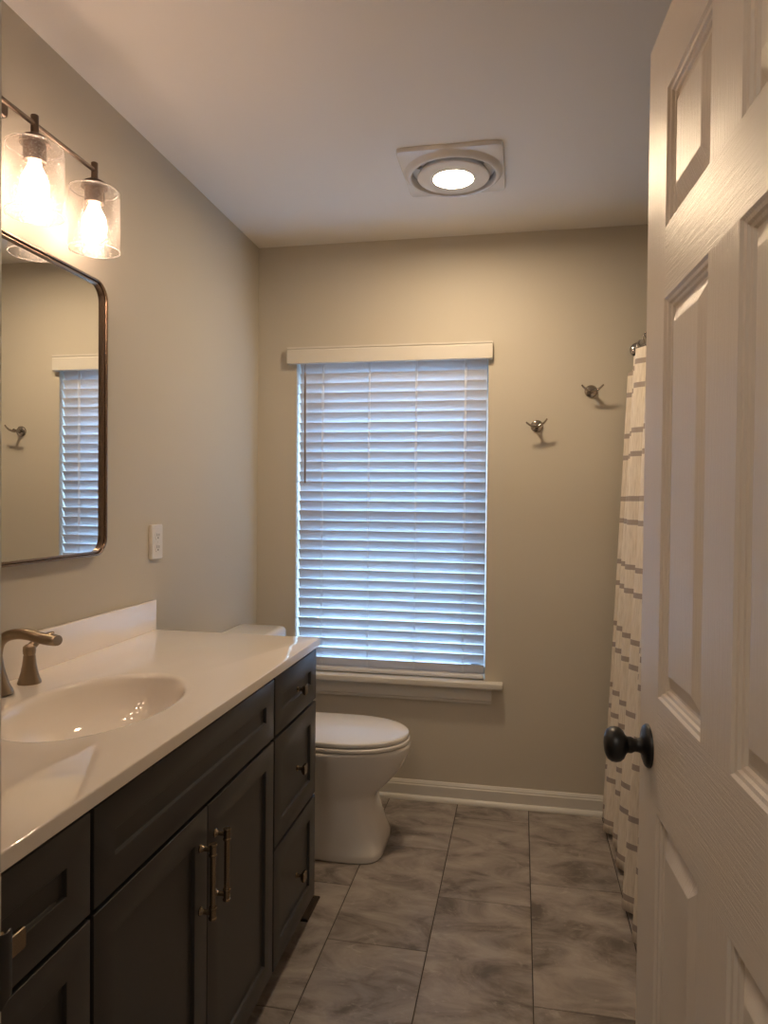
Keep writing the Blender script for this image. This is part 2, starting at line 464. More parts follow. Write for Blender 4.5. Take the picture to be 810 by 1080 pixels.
# window: jamb liner, two sashes with panes, stool and apron
win = bpy.data.objects.new('window_1', None); COL.objects.link(win); win.location = (0.61, D+0.1, WZ0); struct(win, 'white double hung window behind the lowered blind')
bm = bmesh.new()
y0, y1 = D+0.115, D+0.185
for b in ((WX0, WX0+0.03, y0, y1, WZ0, WZ1), (WX1-0.03, WX1, y0, y1, WZ0, WZ1), (WX0, WX1, y0, y1, WZ1-0.03, WZ1), (WX0, WX1, y0, y1, WZ0, WZ0+0.03)): box(bm, *b)
fin('frame', bm, M_vinyl, win, bevel=0.002)
for nm, z0, z1, yy in (('sash', WZ0+0.03, 1.25, D+0.125), ('sash', 1.215, WZ1-0.03, D+0.152)):
    bm = bmesh.new(); a0, a1 = WX0+0.03, WX1-0.03
    for b in ((a0, a0+0.04, yy, yy+0.025, z0, z1), (a1-0.04, a1, yy, yy+0.025, z0, z1), (a0, a1, yy, yy+0.025, z0, z0+0.04), (a0, a1, yy, yy+0.025, z1-0.035, z1)): box(bm, *b)
    s = fin(nm, bm, M_vinyl, win, bevel=0.002)
    bm = bmesh.new(); box(bm, a0+0.035, a1-0.035, yy+0.011, yy+0.014, z0+0.035, z1-0.03)
    fin('pane', bm, M_pane, s)
bm = bmesh.new()
box(bm, WX0+0.001, WX1-0.001, D-0.002, D+0.115, WZ0-0.026, WZ0-0.001)
box(bm, 0.115, 1.113, D-0.05, D, WZ0-0.026, WZ0)
struct(fin('trim_2', bm, M_trim, bevel=0.004, seg=3), 'cream painted window stool below the blind')
bm = bmesh.new()
loft(bm, [[(x, D-d, z) for d, z in ((0, 0.507), (0.018, 0.507), (0.018, 0.452), (0.013, 0.446), (0.012, 0.436), (0, 0.436))] for x in (0.16, 1.065)])
struct(fin('trim_3', bm, M_trim, smooth=25), 'cream painted apron board under the window stool')
# light portal in the opening
pd = bpy.data.lights.new('window_portal', 'AREA'); pd.shape = 'RECTANGLE'; pd.size = WX1-WX0; pd.size_y = WZ1-WZ0
po = bpy.data.objects.new('window_portal', pd); COL.objects.link(po); po.location = ((WX0+WX1)/2, D+0.195, (WZ0+WZ1)/2); po.rotation_euler = (-PI/2, 0, 0)
pd.cycles.is_portal = True

# the door: six moulded panels on each face
DA = math.radians(3.8)
DW, DT = 0.711, 0.035
dd = Vector((-math.sin(DA), math.cos(DA), 0)); dn = Vector((-math.cos(DA), -math.sin(DA), 0))   # along leaf to its free edge; towards the camera
free = Vector((1.377, 1.222, 0))
PROF = [(0.0, 0.0), (0.003, -0.0035), (0.0075, -0.0045), (0.0095, -0.008), (0.0135, -0.009), (0.0155, -0.0125), (0.0195, -0.0125), (0.043, -0.0025), (0.045, -0.002)]
def door_leaf():
    bm = bmesh.new()
    ss = [0, 0.107, 0.305, 0.407, 0.605, DW]
    zs = [0.006, 0.235, 0.838, 1.012, 1.607, 1.713, 1.918, 2.034]
    for side in (0, 1):
        def P(s, z, d):
            dep = d if side == 0 else -DT - d
            return tuple(free - dd*s + dn*dep + Vector((0, 0, z)))
        for i in range(5):
            for j in range(7):
                a0, a1, b0, b1 = ss[i], ss[i+1], zs[j], zs[j+1]
                if i in (1, 3) and j in (1, 3, 5):
                    rings = []
                    for ins, dep in PROF:
                        rings.append([P(a0+ins, b0+ins, dep), P(a1-ins, b0+ins, dep), P(a1-ins, b1-ins, dep), P(a0+ins, b1-ins, dep)])
                    loft(bm, rings, cap0=False, cap1=True, mi=0)
                else:
                    fc = bm.faces.new([bm.verts.new(P(*p, 0)) for p in ((a0, b0), (a1, b0), (a1, b1), (a0, b1))])
                    fc.material_index = 1 if (i in (1, 2, 3) and j in (0, 2, 4, 6)) and not (i == 2 and j % 2) else 0
    def E(s, z, d): return tuple(free - dd*s - dn*d + Vector((0, 0, z)))
    for s, in ((0,), (DW,)):
        for j in range(7): bm.faces.new([bm.verts.new(E(s, zs[j+a], b*DT)) for a, b in ((0,0),(0,1),(1,1),(1,0))])
    for z in (zs[0], zs[-1]):
        for i in range(5): bm.faces.new([bm.verts.new(E(ss[i+a], z, b*DT)) for a, b in ((0,0),(0,1),(1,1),(1,0))])
    bmesh.ops.remove_doubles(bm, verts=bm.verts, dist=1e-5)
    bmesh.ops.recalc_face_normals(bm, faces=bm.faces)
    me = bpy.data.meshes.new('door_1'); bm.to_mesh(me); bm.free()
    return link('door_1', me, [M_dv, M_dh])
door = struct(door_leaf(), 'white six panel door standing open on the right')
KC = free - dd*0.056 + Vector((0, 0, 0.922))
def along(prof, c, d, n=36):
    """lathe about a horizontal direction d starting at c"""
    d = d.normalized(); s = d.cross(Vector((0, 0, 1))).normalized(); u = Vector((0, 0, 1)); bm = bmesh.new()
    loft(bm, [[c + d*h + s*(r*math.cos(2*PI*k/n)) + u*(r*math.sin(2*PI*k/n)) for k in range(n)] for r, h in prof])
    return bm
for sgn, c0 in ((1, KC), (-1, KC - dn*DT)):
    d = dn*sgn
    k = fin('door_knob', along([(0.001,0.030),(0.0125,0.030),(0.0125,0.033),(0.016,0.036),(0.0225,0.0395),(0.0265,0.045),(0.0275,0.051),(0.0265,0.057),(0.023,0.0625),(0.016,0.066),(0.008,0.0675),(0.001,0.068)], c0, d), M_black, door, smooth=50)
    k['label'] = 'round black door knob'
    fin('rosette', along([(0.001,0.0),(0.0335,0.0),(0.0335,0.003),(0.031,0.006),(0.024,0.0085),(0.016,0.0095),(0.0125,0.012),(0.0105,0.017),(0.0105,0.022),(0.0125,0.026),(0.013,0.030),(0.001,0.030)], c0, d), M_black, k, smooth=40)

# ------------------------------------------------------------------ vanity cabinet
VY0, VY1, VXF = 0.558, 2.105, 0.563
van = thing('vanity_cabinet', 'long charcoal shaker bathroom vanity along the left wall', 'vanity', (0.28, 1.33, 0))
bm = bmesh.new()
for b in ((0.003, 0.541, VY0, VY0+0.018, 0.066, 0.848), (0.003, 0.541, VY1-0.018, VY1, 0.066, 0.848), (0.003, 0.541, VY0+0.018, VY1-0.018, 0.066, 0.084), (0.003, 0.012, VY0+0.018, VY1-0.018, 0.084, 0.848),
          (0.522, 0.541, VY0+0.018, VY1-0.018, 0.084, 0.848)): box(bm, *b)
fin('body', bm, [M_cab], van, bevel=0.002)
bm = bmesh.new()
box(bm, 0.541, 0.5425, VY0+0.004, VY1-0.004, 0.075, 0.8475)  # thin dark sheet behind the fronts: the shade in their gaps is painted
fin('gap_shade_sheet', bm, M_gap_shade, van)
bm = bmesh.new()
box(bm, 0.003, 0.47, VY0+0.01, 2.065, 0.0, 0.066)
fin('toe_kick', bm, M_cab, van)

def shaker(name, y0, y1, z0, z1, parent, fr=0.056):
    xf, xb = VXF, 0.5428
    bm = bmesh.new()
    def ring(ins, x): return [(x, y0+ins, z0+ins), (x, y1-ins, z0+ins), (x, y1-ins, z1-ins), (x, y0+ins, z1-ins)]
    loft(bm, [ring(0, xb), ring(0, xf-0.0016), ring(0.0005, xf-0.0005), ring(0.0016, xf), ring(fr-0.001, xf), ring(fr, xf-0.0008), ring(fr+0.0012, xf-0.0068), ring(fr+0.002, xf-0.0075)])
    return fin(name, bm, M_cab, parent, smooth=25)
def knob(parent, y, z):
    bm = bmesh.new()
    lathe(bm, [(0.001,0.0),(0.0085,0.0),(0.0085,0.0015),(0.005,0.004),(0.0045,0.013),(0.006,0.016),(0.001,0.016)], (VXF, y, z), 'X', 20)
    rings = []
    for h, a in ((0.0145, 0.006), (0.019, 0.0115), (0.021, 0.0125), (0.026, 0.0135), (0.0275, 0.0125)):
        rr = rrect(y-a, y+a, z-a, z+a, a*0.22, 3)
        rings.append([(VXF+h, p, q) for p, q in rr])
    loft(bm, rings)
    k = fin('knob', bm, M_knob, parent, smooth=35)
    return k
def handle(parent, y):
    bm = bmesh.new(); xb = 0.590
    tube(bm, [(xb, y, 0.476), (xb, y, 0.618)], 0.0056, 16, up=(1, 0, 0))
    for z in (0.484, 0.610):
        lathe(bm, [(0.001,-0.0125),(0.0075,-0.0125),(0.0082,-0.0115),(0.0082,-0.009),(0.0068,-0.0075),(0.0068,0.0075),(0.0082,0.009),(0.0082,0.0115),(0.0075,0.0125),(0.001,0.0125)], (xb, y, z), 'Z', 20)
        lathe(bm, [(0.001,0),(0.0085,0),(0.0085,0.002),(0.0055,0.005),(0.0045,0.010),(0.0045,xb-VXF),(0.001,xb-VXF)], (VXF, y, z), 'X', 18)
    return fin('handle', bm, M_knob, parent, smooth=35)
g = 0.0045
ya, yb = 0.938, 1.727
rowz = ((0.690, 0.842), (0.398, 0.681), (0.076, 0.389))
for y0, y1 in ((VY0+0.002, ya-g), (yb+g, VY1-0.002)):
    for z0, z1 in rowz:
        d = shaker('drawer', y0, y1, z0, z1, van)
        knob(d, (y0+y1)/2, (z0+z1)/2)
ym = (ya+yb)/2
shaker('false_drawer_front', ya+g, yb-g, 0.690, 0.842, van)
for y0, y1, hy in ((ya+g, ym-0.0015, ym-0.034), (ym+0.0015, yb-g, ym+0.034)):
    d = shaker('door', y0, y1, 0.076, 0.681, van)
    handle(d, hy)

# ------------------------------------------------------------------ countertop with the moulded basin
ct = thing('vanity_countertop', 'glossy cream cultured marble countertop with oval basin', 'countertop', (0.28, 1.33, 0.85))
TZ, TB = 0.8765, 0.8495
TX0, TX1, TY0, TY1 = 0.001, 0.572, VY0-0.003, 2.112
BC, BX, BY = Vector((0.318, 1.333)), 0.150, 0.235
def basin_and_top():
    n = 144
    angs = [2*PI*k/n for k in range(n)]
    def edge_pt(a, x0, x1, y0, y1):
        dx, dy = BX*math.cos(a), BY*math.sin(a); ts = []
        if dx > 1e-9: ts.append((x1-BC.x)/dx)
        if dx < -1e-9: ts.append((x0-BC.x)/dx)
        if dy > 1e-9: ts.append((y1-BC.y)/dy)
        if dy < -1e-9: ts.append((y0-BC.y)/dy)
        t_ = min(ts); return (BC.x+dx*t_, BC.y+dy*t_)
    corners = [math.atan2((y-BC.y)/BY, (x-BC.x)/BX) % (2*PI) for x in (TX0, TX1) for y in (TY0, TY1)]
    for c_ in corners:
        k = min(range(len(angs)), key=lambda i: abs(angs[i]-c_)); angs[k] = c_
    # deck: from just outside the basin rim to the outer edge, then a small round-over and the drop
    bm = bmesh.new(); rings = []
    for s in (1.10, 1.2):
        rings.append([(BC.x+BX*s*math.cos(a), BC.y+BY*s*math.sin(a), TZ) for a in angs])
    e = 0.0032
    for k in range(6):
        t_ = k/5*PI/2; ins = e*(1-math.sin(t_)); z = TZ - e*(1-math.cos(t_))
        rings.append([(*edge_pt(a, TX0+ins, TX1-ins, TY0+ins, TY1-ins), z) for a in angs])
    rings.append([(*edge_pt(a, TX0, TX1, TY0, TY1), TB+0.003) for a in angs])
    rings.append([(*edge_pt(a, TX0+0.003, TX1-0.003, TY0+0.003, TY1-0.003), TB) for a in angs])
    rings.append([(BC.x+BX*1.14*math.cos(a), BC.y+BY*1.14*math.sin(a), TB) for a in angs])
    loft(bm, rings, cap0=False, cap1=False)
    fin('deck', bm, M_marble, ct, smooth=40)
    bm = bmesh.new(); rings = []
    prof = [(1.10, 0), (1.07, -0.0003), (1.045, -0.0012), (1.02, -0.004), (1.0, -0.0095), (0.98, -0.019), (0.95, -0.034), (0.90, -0.053), (0.82, -0.073), (0.70, -0.091), (0.55, -0.104), (0.38, -0.112), (0.2, -0.116), (0.08, -0.118)]
    for s, z in prof:
        rings.append([(BC.x-0.02*max(0, 1-s)+BX*s*math.cos(a), BC.y+BY*s*math.sin(a), TZ+z) for a in angs])
    loft(bm, rings, cap0=False, cap1=True)
    o = fin('sink_basin', bm, M_marble, ct, smooth=0)
    bm = bmesh.new()
    lathe(bm, [(0.001, 0.001), (0.016, 0.001), (0.0175, 0.004), (0.016, 0.008), (0.001, 0.0095)], (BC.x-0.02, BC.y, TZ-0.1185), 'Z', 28)
    lathe(bm, [(0.018, 0.0), (0.029, 0.0008), (0.030, 0.003), (0.020, 0.003)], (BC.x-0.02, BC.y, TZ-0.1185), 'Z', 28, False, False)
    fin('drain', bm, M_nickel, o, smooth=40)
basin_and_top()
bm = bmesh.new(); box(bm, TX0, 0.021, TY0, TY1, TZ-0.001, 0.9735)
fin('backsplash', bm, M_marble, ct, bevel=0.003, seg=3)

# faucet
fa = thing('faucet', 'brushed bronze widespread faucet with arched spout behind the basin', 'faucet', (0.085, 1.333, TZ))
fy = 1.333
path = spline([(0.083, fy, TZ), (0.0815, fy, 0.885), (0.078, fy, 0.905), (0.0745, fy, 0.935), (0.0735, fy, 0.962), (0.080, fy, 0.988), (0.098, fy, 1.004), (0.125, fy, 1.0105), (0.155, fy, 1.0095), (0.190, fy, 1.003), (0.214, fy, 1.001), (0.2215, fy, 1.0015)], 4)
rad = interp([0.0275, 0.0255, 0.0195, 0.0145, 0.012, 0.0118, 0.0116, 0.0115, 0.0115, 0.0118, 0.0118, 0.0108], len(path))
flt = interp([1, 1, 1, 1, 1, 1, 1.02, 1.08, 1.2, 1.38, 1.45, 1.4], len(path))
bm = bmesh.new(); tube(bm, path, rad, 20, up=(0, 1, 0.0), flat=flt)
fin('spout', bm, M_nickel, fa, smooth=45)
for hy, sg in ((1.435, 1), (1.231, -1)):
    bm = bmesh.new()
    lathe(bm, [(0.001,0),(0.0255,0),(0.0258,0.003),(0.0225,0.012),(0.0185,0.026),(0.0155,0.042),(0.0138,0.056),(0.0132,0.064),(0.0122,0.0645),(0.0122,0.0665),(0.0134,0.067),(0.0142,0.075),(0.0135,0.084),(0.008,0.089),(0.001,0.0905)], (0.075, hy, TZ), 'Z', 28)
    lv = spline([(0.073, hy-0.004*sg, TZ+0.076), (0.078, hy+0.012*sg, TZ+0.088), (0.088, hy+0.032*sg, TZ+0.102), (0.092, hy+0.045*sg, TZ+0.106), (0.095, hy+0.056*sg, TZ+0.107)], 4)
    tube(bm, lv, interp([0.011, 0.0115, 0.0085, 0.007, 0.0055], len(lv)), 14, flat=interp([0.9, 0.8, 0.6, 0.6, 0.6], len(lv)))
    fin('lever_handle', bm, M_nickel, fa, smooth=45)

# ------------------------------------------------------------------ mirror
MY0, MY1, MZ0, MZ1 = 0.868, 1.822, 1.143, 1.906
mi = thing('wall_mirror', 'large rounded mirror in thin bronze metal frame above the countertop', 'mirror', (0.0, (MY0+MY1)/2, MZ0))
def mring(ins, x, r=0.052):
    return [(x, y, z) for y, z in rrect(MY0+ins, MY1-ins, MZ0+ins, MZ1-ins, r-ins, 10)]
bm = bmesh.new()
prof = [(0.0, 0.001), (0.0, 0.0265), (0.0007, 0.0275), (0.004, 0.0275), (0.0047, 0.0268), (0.0052, 0.0210), (0.0060, 0.0195), (0.0076, 0.0195), (0.0080, 0.0218), (0.0100, 0.0218), (0.0107, 0.0208), (0.0110, 0.0125)]
R = loft(bm, [mring(i, x) for i, x in prof], False, False)
nn = len(R[0])
for k in range(nn): bm.faces.new((R[-1][k], R[-1][(k+1) % nn], R[0][(k+1) % nn], R[0][k]))
fin('frame', bm, M_frame, mi, smooth=30)
bm = bmesh.new(); loft(bm, [mring(0.0108, 0.009), mring(0.0108, 0.0135)])
fin('glass', bm, M_mirror, mi, smooth=20)

# ------------------------------------------------------------------ vanity light
vl = thing('vanity_light', 'brushed bronze vanity light bar with seeded glass shades above the mirror', 'wall light', (0.0, 1.305, 2.19))
bm = bmesh.new()
rr = rrect(1.175, 1.437, 2.165, 2.208, 0.012, 5)
loft(bm, [[(x, y, z) for y, z in q] for x, q in ((0.001, rr), (0.016, rr), (0.019, rrect(1.178, 1.434, 2.168, 2.205, 0.010, 5)))])
fin('backplate', bm, M_fixture, vl, smooth=35)
LY = [0.966, 1.192, 1.418, 1.644]; LX = 0.100; BZ = 2.138
bm = bmesh.new()
tube(bm, [(LX, 0.958, BZ), (LX, 1.652, BZ)], 0.0056, 14)
for y in (1.215, 1.275): tube(bm, spline([(0.017, y, 2.186), (0.05, y, 2.182), (0.085, y, 2.160), (LX, y, BZ)], 4), 0.005, 12, up=(0, 1, 0))
fin('bar', bm, M_fixture, vl, smooth=40)
for y in LY:
    c = (LX, y, 0)
    bm = bmesh.new()
    lathe(bm, [(0.001,2.158),(0.0075,2.158),(0.0085,2.157),(0.0085,2.120),(0.0095,2.117),(0.016,2.114),(0.025,2.109),(0.031,2.103),(0.0325,2.096),(0.0325,2.0935),(0.0245,2.093),(0.0245,2.056),(0.0225,2.054),(0.001,2.054)], c, 'Z', 28)
    fin('socket', bm, M_fixture, vl, smooth=35)
    bm = bmesh.new()
    th = 0.003
    lathe(bm, [(0.028,2.0925),(0.050,2.0915),(0.0565,2.0895),(0.0605,2.0855),(0.0622,2.078),(0.0625,2.02),(0.0625,1.937),(0.0618,1.9350),(0.0608,1.937),(0.0605,2.02),(0.0602,2.077),(0.0585,2.083),(0.0552,2.0865),(0.050,2.088),(0.028,2.089)], c, 'Z', 44, False, False)
    k0 = len(bm.faces)
    for rr_, zr_ in ((0.0617, 1.9362), (0.0590, 2.0868)):
        tube(bm, [(LX+rr_*math.cos(2*PI*q/48), y+rr_*math.sin(2*PI*q/48), zr_) for q in range(49)], 0.0019, 8, cap=False)
    bm.faces.ensure_lookup_table()
    for q in range(k0, len(bm.faces)): bm.faces[q].material_index = 1
    fin('glass_shade', bm, [M_glass, M_lip], vl, smooth=60)
    bm = bmesh.new()
    lathe(bm, [(0.0125,2.058),(0.0135,2.05),(0.0155,2.042),(0.0195,2.034),(0.0245,2.024),(0.0285,2.012),(0.0302,1.999),(0.0297,1.988),(0.0270,1.976),(0.022,1.967),(0.014,1.961),(0.006,1.9588),(0.001,1.9585)], c, 'Z', 28)
    fin('bulb', bm, M_bulb, vl, smooth=60)

# ------------------------------------------------------------------ ceiling fan with light
FC = Vector((0.938, 2.437)); 
fn = thing('ceiling_exhaust_fan', 'square white ceiling exhaust fan with round lit centre', 'exhaust fan', (FC.x, FC.y, H))
bm = bmesh.new()
def sq(h, r, z, n=6): return [(FC.x+p, FC.y+q, z) for p, q in rrect(-h, h, -h, h, r, n)]
def sq(h, r, z, n=96):
    out = []
    for k in range(n):
        a = 2*PI*k/n; c_, s_ = abs(math.cos(a)), abs(math.sin(a)); t_ = h/max(c_, s_)
        x, y = t_*c_, t_*s_
        if x > h-r and y > h-r:      # rounded corner: ray against the corner circle
            q = h-r; b_ = q*(c_+s_); t_ = b_ + math.sqrt(max(0, b_*b_ - (2*q*q-r*r)))
        out.append((FC.x+t_*math.cos(a), FC.y+t_*math.sin(a), z))
    return out
def circ(r, z, n=96): return [(FC.x+r*math.cos(2*PI*k/n), FC.y+r*math.sin(2*PI*k/n), z) for k in range(n)]
loft(bm, [sq(0.1725, 0.016, H-0.0005), sq(0.1725, 0.016, H-0.010), sq(0.1705, 0.015, H-0.0135), sq(0.1665, 0.013, H-0.0145),
          circ(0.1690, H-0.0150), circ(0.1640, H-0.0185), circ(0.1585, H-0.0275), circ(0.1535, H-0.0315), circ(0.1490, H-0.0325), circ(0.1450, H-0.031), circ(0.1425, H-0.027), circ(0.1405, H-0.004)], False, True)
fin('cover_plate', bm, M_fan, fn, smooth=30)
bm = bmesh.new()
lathe(bm, [(0.108, H-0.006), (0.116, H-0.018), (0.1225, H-0.027), (0.1235, H-0.0305), (0.121, H-0.0335), (0.071, H-0.0375), (0.0685, H-0.0365), (0.0675, H-0.033), (0.001, H-0.033)], (FC.x, FC.y, 0), 'Z', 56)
fin('centre_disc', bm, M_fan, fn, smooth=35)
bm = bmesh.new()
lathe(bm, [(0.0665, H-0.0335), (0.0665, H-0.0355), (0.064, H-0.0365), (0.001, H-0.037)], (FC.x, FC.y, 0), 'Z', 44)
fin('light_lens', bm, M_lens, fn, smooth=35)
for k in range(6):
    a = 2*PI*k/6+0.5; bm = bmesh.new()
    box(bm, 0.118, 0.139, -0.006, 0.006, -0.006, 0.006, Matrix.Translation((FC.x, FC.y, H-0.011)) @ Matrix.Rotation(a, 4, 'Z'))
    fin('spring_clip', bm, M_chrome, fn, bevel=0.001)

# ------------------------------------------------------------------ window blind
bl = thing('window_blind', 'white two inch slat blind lowered over the window', 'window blind', (0.61, D+0.02, 1.95))
BYC = D+0.028
bm = bmesh.new()
x0, x1 = 0.147, 1.0535
fr = [(-0.018, 1.907), (-0.0285, 1.907), (-0.0315, 1.910), (-0.0315, 1.965), (-0.029, 1.970), (-0.0325, 1.974), (-0.0325, 1.981), (-0.018, 1.981)]
loft(bm, [[(x, D+d, z) for d, z in fr] for x in (x0, x1)])
for a, b in ((x0, x0+0.012), (x1-0.012, x1)): box(bm, a, b, D-0.018, D-0.0005, 1.907, 1.981)
fin('valance', bm, M_valance, bl, smooth=25)
bm = bmesh.new(); box(bm, WX0+0.006, WX1-0.006, BYC-0.027, BYC+0.027, 1.920, 1.958)
fin('headrail', bm, M_slat, bl, bevel=0.002)
SX0, SX1 = WX0+0.010, WX1-0.006
T = math.radians(61); CH, ST = 0.0505, 0.0030
PITCH_S = 0.0440
NS = 31
ztop = 1.893
def slat_mesh():
    bm = bmesh.new(); sect = []
    m_ = 8
    for k in range(m_+1):
        w = -CH/2 + CH*k/m_; cam_ = 0.0020*(1-(2*w/CH)**2); sect.append((w, cam_+ST/2*min(1, (CH/2-abs(w))/0.002+0.35)))
    for k in range(m_, -1, -1):
        w = -CH/2 + CH*k/m_; cam_ = 0.0020*(1-(2*w/CH)**2); sect.append((w, cam_-ST/2*min(1, (CH/2-abs(w))/0.002+0.35)))
    # w>0 is the room edge, held high
    def P(x, w, h): return (x, -w*math.cos(T) + h*math.sin(T), w*math.sin(T) + h*math.cos(T))
    loft(bm, [[P(x, w, h) for w, h in sect] for x in (SX0, SX1)])
    bmesh.ops.recalc_face_normals(bm, faces=bm.faces)
    me = bpy.data.meshes.new('slat'); bm.to_mesh(me); bm.free(); return me
sm = slat_mesh()
s0 = link('slat', sm, M_slat, None, 30)
s0.location = (0, BYC, ztop); s0.parent = bl; s0.matrix_parent_inverse = parent_world(bl).inverted()
for k in range(1, NS):
    c = s0.copy(); COL.objects.link(c); c.location = (0, BYC + random.uniform(-0.0006, 0.0006), ztop - PITCH_S*k + random.uniform(-0.0008, 0.0008))
    c.rotation_euler = (random.uniform(-0.02, 0.02), random.uniform(-0.0006, 0.0006), 0)
bm = bmesh.new(); box(bm, SX0, SX1, BYC-0.026, BYC+0.026, 0.5375, 0.5535)
Mx = None
fin('bottom_rail', bm, M_slat, bl, bevel=0.004, seg=3)
for lx in (0.299, 0.512, 0.722, 0.936):
    bm = bmesh.new()
    for yo in (-0.0155, 0.0155):
        tube(bm, [(lx, BYC+yo, 0.548), (lx, BYC+yo, 1.925)], 0.0010, 6)
        tube(bm, [(lx+0.006, BYC+yo, 0.548), (lx+0.006, BYC+yo, 1.925)], 0.0010, 6)
    for k in range(NS):
        z = ztop - PITCH_S*k - 0.004
        tube(bm, [(lx+0.003, BYC-0.0155, z+0.020), (lx+0.003, BYC+0.0155, z-0.020)], 0.0008, 5)
    fin('ladder_cord', bm, M_cord, bl, smooth=0)
bm = bmesh.new()
wx, wy = 0.226, BYC-0.040
tube(bm, spline([(wx, BYC-0.027, 1.925), (wx, wy, 1.90), (wx, wy-0.002, 1.875)], 4), 0.0018, 8)
lathe(bm, [(0.001, 1.852), (0.0042, 1.853), (0.0042, 1.868), (0.001, 1.876)], (wx, wy-0.002, 0), 'Z', 10)
tube(bm, [(wx, wy-0.002, 1.853), (wx+0.004, wy-0.003, 1.378)], 0.0042, 6)
fin('tilt_wand', bm, M_wand, bl, smooth=30)

# ------------------------------------------------------------------ toilet
to = thing('toilet', 'white porcelain toilet with closed lid under the window', 'toilet', (0.45, 2.605, 0))
TYC = 2.607
def dshape(xb, xf, w, n=56, ef=2.15, eb=5.0, mid=0.56):
    """plan outline: rounded front, squarer back"""
    cx = xb + (xf-xb)*mid; out = []
    for k in range(n):
        a = 2*PI*k/n; c_, s_ = math.cos(a), math.sin(a)
        e = ef if c_ > 0 else eb
        x = cx + (xf-cx if c_ > 0 else cx-xb)*math.copysign(abs(c_)**(2/e), c_)
        y = w*math.copysign(abs(s_)**(2/e), s_)
        out.append((x, TYC+y))
    return out
bm = bmesh.new()
secs = [(0.0005, 0.10, 0.697, 0.163, 4.6, 0.66), (0.006, 0.10, 0.700, 0.166, 4.6, 0.66), (0.030, 0.10, 0.697, 0.164, 4.4, 0.65), (0.070, 0.10, 0.684, 0.158, 4.0, 0.63), (0.120, 0.10, 0.668, 0.152, 3.8, 0.62),
        (0.165, 0.10, 0.658, 0.147, 3.6, 0.60), (0.192, 0.10, 0.657, 0.146, 3.4, 0.59), (0.208, 0.10, 0.661, 0.147, 3.1, 0.58), (0.222, 0.10, 0.672, 0.150, 2.8, 0.57), (0.238, 0.11, 0.690, 0.156, 2.6, 0.56), (0.258, 0.12, 0.711, 0.163, 2.4, 0.55), (0.284, 0.12, 0.735, 0.170, 2.3, 0.55), (0.312, 0.13, 0.755, 0.176, 2.25, 0.54),
        (0.340, 0.14, 0.770, 0.180, 2.2, 0.53), (0.365, 0.15, 0.780, 0.183, 2.15, 0.53), (0.385, 0.15, 0.784, 0.184, 2.1, 0.53), (0.3935, 0.15, 0.783, 0.183, 2.1, 0.53), (0.3965, 0.152, 0.778, 0.179, 2.1, 0.53)]
loft(bm, [[(x, y, z) for x, y in dshape(xb, xf, w, ef=ef, mid=mi_)] for z, xb, xf, w, ef, mi_ in secs])
fin('bowl', bm, M_porc, to, smooth=0)
def slab(name, z0, z1, xb, xf, w, dome=0.0, r=0.006):
    bm = bmesh.new(); rings = []; rb = 0.0016
    for k in range(5):
        t_ = k/4*PI/2; ins = rb*(1-math.sin(t_)); rings.append([(x, y, z0+rb*(1-math.cos(t_))) for x, y in dshape(xb+ins, xf-ins, w-ins, ef=2.1, mid=0.53)])
    for k in range(5):
        t_ = k/4*PI/2; ins = r*(1-math.cos(t_)); rings.append([(x, y, z1-r+r*math.sin(t_)) for x, y in dshape(xb+ins, xf-ins, w-ins, ef=2.1, mid=0.53)])
    if dome:
        for q in (0.9, 0.7, 0.4, 0.1):
            cx = xb+(xf-xb)*0.5
            rings.append([(cx+(x-cx)*q, TYC+(y-TYC)*q, z1+dome*(1-q*q)) for x, y in dshape(xb+r, xf-r, w-r, ef=2.1, mid=0.53)])
    loft(bm, rings); return fin(name, bm, M_seat, to, smooth=0)
slab('seat', 0.4010, 0.4145, 0.245, 0.781, 0.181, r=0.005)
slab('lid', 0.4195, 0.4350, 0.240, 0.777, 0.178, dome=0.006, r=0.006)
bm = bmesh.new()
rings = []
for z, x0_, x1_, h in ((0.395, 0.045, 0.195, 0.19), (0.41, 0.03, 0.205, 0.205), (0.56, 0.02, 0.210, 0.214), (0.734, 0.018, 0.212, 0.219)):
    rings.append([(x, TYC+y, z) for x, y in rrect(x0_, x1_, -h, h, 0.03, 6)])
loft(bm, rings); fin('tank', bm, M_porc, to, smooth=40)
bm = bmesh.new(); rings = []
for z, ins in ((0.7345, 0.004), (0.738, 0.0), (0.760, 0.0), (0.768, 0.003), (0.773, 0.009), (0.775, 0.02)):
    rings.append([(x, TYC+y, z) for x, y in rrect(0.006+ins, 0.224-ins, -0.228+ins, 0.228-ins, 0.034-ins*0.6, 8)])
loft(bm, rings); fin('tank_lid', bm, M_porc, to, smooth=0)

